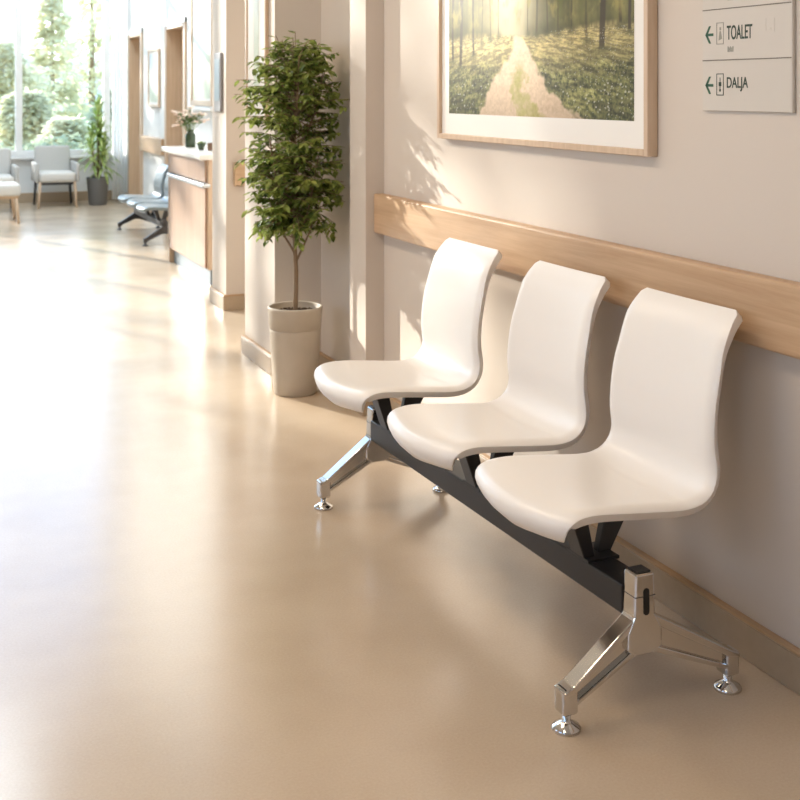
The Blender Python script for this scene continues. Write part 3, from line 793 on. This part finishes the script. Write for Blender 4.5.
# ------------------------------------------------------------------ far seating
def armchair(loc, rz, label):
    r = empty('armchair', loc, rz, label, 'armchair', 'pale armchairs by the far window')
    MB().box(-.23, .23, -.30, .22, .30, .42, .035, 4).build('seat_cushion', M['fabricw'], r, True)
    b = MB(); b.box(-.235, .235, -.05, .05, 0, .36, .035, 4); o = b.build('backrest', M['fabric'], r, True); o.location = (0, .24, .36); o.rotation_euler = (math.radians(-10), 0, 0)
    for s in (-1, 1):
        a = MB(); x0, x1 = sorted((s*.235, s*.285)); a.box(x0, x1, -.27, .24, .30, .53, .02, 3); a.build('arm', M['fabric'], r, True)
    for s in (-1, 1):
        for yy, m_ in ((-.25, M['oakv']), (.22, M['dark'])):
            MB().tube([(s*.22, yy, .31), (s*.245, yy+(.02 if yy > 0 else -.02), 0)], [.021, .014], 8).build('leg', m_, r)
    MB().box(-.22, .22, -.26, .22, .27, .30, .004, 1).build('seat_base', M['dark'], r)
    return r
armchair((1.73, 15.05, 0), 0, 'pale grey armchair with wooden legs standing alone left of the leafy palm')
C.objects['armchair'].scale = (.9, 1, 1)
armchair((.97, 14.6, 0), 0, 'pale armchair cut off by the photo edge behind the low stool')
s = empty('low_stool', (.86, 13.45, 0), 0, 'low cream upholstered stool in front of the left armchair', 'stool')
MB().box(-.30, .31, -.28, .24, .29, .41, .03, 4).build('seat_cushion', M['fabricw'], s, True)
MB().box(-.28, .29, -.26, .22, .26, .29).build('seat_base', M['oakx'], s)
for sx in (-1, 1):
    for sy in (-1, 1):
        MB().tube([(sx*.26, sy*.22-.02, .27), (sx*.29, sy*.25-.02, 0)], [.022, .015], 8).build('leg', M['oakv'], s)

def dracaena():
    rng = random.Random(7)
    r = empty('potted_dracaena', (2.23, 15.0, 0), 0, 'leafy green dracaena in a grey pot below the far window', 'plant')
    MB().lathe([(0, 0), (.10, 0), (.108, .01), (.135, .32), (.137, .335), (.127, .335), (.122, .29), (0, .29)], 0, 0, 40).build('pot', M['greypot'], r)
    MB().lathe([(0, .305), (.08, .305), (.122, .30)], 0, 0, 24).build('soil', M['soil'], r)
    lf = MB()
    for (dx, dy, zt) in ((0, 0, 1.15), (-.07, .02, .80), (.07, -.03, .72), (.03, .05, .92)):
        MB().tube(crom([(dx*.3, dy*.3, .29), (dx*.6, dy*.6, .5), (dx, dy, zt)], 5), [.013-.004*k/10 for k in range(11)], 8).build('stem', M['bark'], r)
        for i in range(46):
            a = i*2.399; t_ = i/46; z = zt-.34+.36*t_; el = .15+1.25*t_**1.4
            d = Vector((math.cos(a)*math.cos(el), math.sin(a)*math.cos(el), math.sin(el)))
            L = rng.uniform(.19, .28); s_ = d.cross(Vector((0, 0, 1))).normalized(); p0 = Vector((dx, dy, z))
            prev = None
            for k in range(6):
                q = k/5; c_ = p0+d*(L*q)+Vector((0, 0, -.13*(1.3-t_)*q*q*1.1)); wd = .021*(math.sin(math.pi*min(.97, .12+q*.88)))
                cur = (lf.bm.verts.new(c_-s_*wd), lf.bm.verts.new(c_+s_*wd))
                if prev: lf.bm.faces.new((prev[0], prev[1], cur[1], cur[0])).smooth = True
                prev = cur
    lf.build('foliage', M['drac'], r, recalc=False)
dracaena()

# sheer curtain at the corner
cm = MB(); n = 60; ring0 = []; ring1 = []
cur = []
for i in range(n+1):
    q = i/n; x = 2.47+.172*q; y = YF-.17+.012*math.sin(q*26)
    cur.append((x, y))
lo = [cm.bm.verts.new((x, y, .02)) for x, y in cur]; hi = [cm.bm.verts.new((x, y, 6.0)) for x, y in cur]
for i in range(n): cm.bm.faces.new((lo[i], lo[i+1], hi[i+1], hi[i])).smooth = True
co = cm.build('curtain', M['curtain'], recalc=False); tag(co, 'long white pleated curtain hanging in the corner right of the far window', 'curtain')

# ------------------------------------------------------------------ outside
struct(MB().box(-60, 60, 16, 160, -.9, -.6).build('ground', M['grass']), 'lawn outside the window', 'ground')
hm = MB(); N = 60
lo = [hm.bm.verts.new((-60+160*i/N, 120, -1)) for i in range(N+1)]
hi = [hm.bm.verts.new((-60+160*i/N, 130, 5.2+1.4*math.sin(i*.21)+.8*math.sin(i*.53+1))) for i in range(N+1)]
bk = [hm.bm.verts.new((-60+160*i/N, 150, -1)) for i in range(N+1)]
for i in range(N):
    hm.bm.faces.new((lo[i], lo[i+1], hi[i+1], hi[i])); hm.bm.faces.new((hi[i], hi[i+1], bk[i+1], bk[i]))
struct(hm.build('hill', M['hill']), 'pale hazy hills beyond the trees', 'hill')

def tree_meshes(seed, kind, h, n, size):
    rng = random.Random(seed); b = bmesh.new()
    for i in range(n):
        if kind == 'cone':
            z = h*(.08+.92*rng.random()**1.25); R = (1-z/h)*.25*h*(.75+.35*math.sin(z*5.2/ (h/8)+seed)*.6)+.10
            a = rng.random()*6.28; q = R*(rng.random()**.45)
        else:
            z = h*(.08+.92*rng.random()); R = .36*h*math.sqrt(max(.02, 1-((z/h-.48)/.54)**2))*(.8+.3*math.sin(z*2.1+seed)*.7)
            a = rng.random()*6.28; q = R*(rng.random()**.45)*(.85+.2*math.sin(a*3+seed+z))
        p = Vector((q*math.cos(a), q*math.sin(a), z))
        d = Vector((math.cos(a+rng.uniform(-1, 1)), math.sin(a+rng.uniform(-1, 1)), rng.uniform(-.7, .5)))
        L = size*rng.uniform(.6, 1.3)
        leaf_quad(b, p, d, Vector((rng.uniform(-.6, .6), rng.uniform(-.6, .6), 1)), L, L*.55)
    me = bpy.data.meshes.new('crown'); b.to_mesh(me); b.free(); return me
def tree(x, y, h, kind, m_, seed, label, n=7000, size=.15, name='tree'):
    r = empty(name, (x, y, -.6), seed*1.3, label, 'tree', 'trees outside the far window')
    me = tree_meshes(seed, kind, h, n, size); me.materials.append(M[m_])
    o = bpy.data.objects.new('crown', me); C.objects.link(o); o.parent = r
    MB().tube([(0, 0, -.1), (0, 0, h*.85)], [h*.022, h*.006], 8).build('trunk', M['bark'], r)
def at(px, Y):      # world X seen at column px of the picture for depth Y
    t_ = (px-400)/1204.0; c_, s_ = math.cos(YAW), math.sin(YAW)
    return Y*(s_+t_*c_)/(c_-t_*s_)
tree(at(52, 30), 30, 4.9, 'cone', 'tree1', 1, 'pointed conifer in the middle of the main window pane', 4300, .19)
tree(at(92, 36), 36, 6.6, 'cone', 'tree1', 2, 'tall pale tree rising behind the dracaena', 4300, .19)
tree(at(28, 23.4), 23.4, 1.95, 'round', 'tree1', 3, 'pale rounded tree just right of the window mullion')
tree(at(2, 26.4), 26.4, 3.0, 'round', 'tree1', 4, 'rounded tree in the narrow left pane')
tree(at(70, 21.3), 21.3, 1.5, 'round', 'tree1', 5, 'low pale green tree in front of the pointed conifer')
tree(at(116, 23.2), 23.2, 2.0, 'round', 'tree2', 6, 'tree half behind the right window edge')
hb = tree_meshes(9, 'round', 1.0, 4, .1)
hd = MB()
rng = random.Random(8)
for i in range(5200):
    x = rng.uniform(-1.5, 4.2); y = 19.6+rng.uniform(-.45, .45); z = rng.uniform(-.6, .62+.08*math.sin(x*3.1))
    leaf_quad(hd.bm, Vector((x, y, z)), Vector((rng.uniform(-1, 1), rng.uniform(-1, 1), rng.uniform(-.5, .8))), Vector((0, 0, 1)), .13, .07)
h_ = hd.build('hedge', M['hedge'], recalc=False); tag(h_, 'dark clipped hedge just outside the far window', 'hedge')
# out-of-view tree added left of the window so its leaves dapple the sun
tree(-7.6, 24.2, 9.6, 'round', 'tree1', 11, 'tall unseen tree added left of the far window to dapple the sun', 520, .46)
tree(-3.2, 24.6, 6.6, 'round', 'tree1', 13, 'unseen tree added to shade the hall wall and desk from the sun', 1500, .34)  # added out of view to thin the sunlight on the hall wall
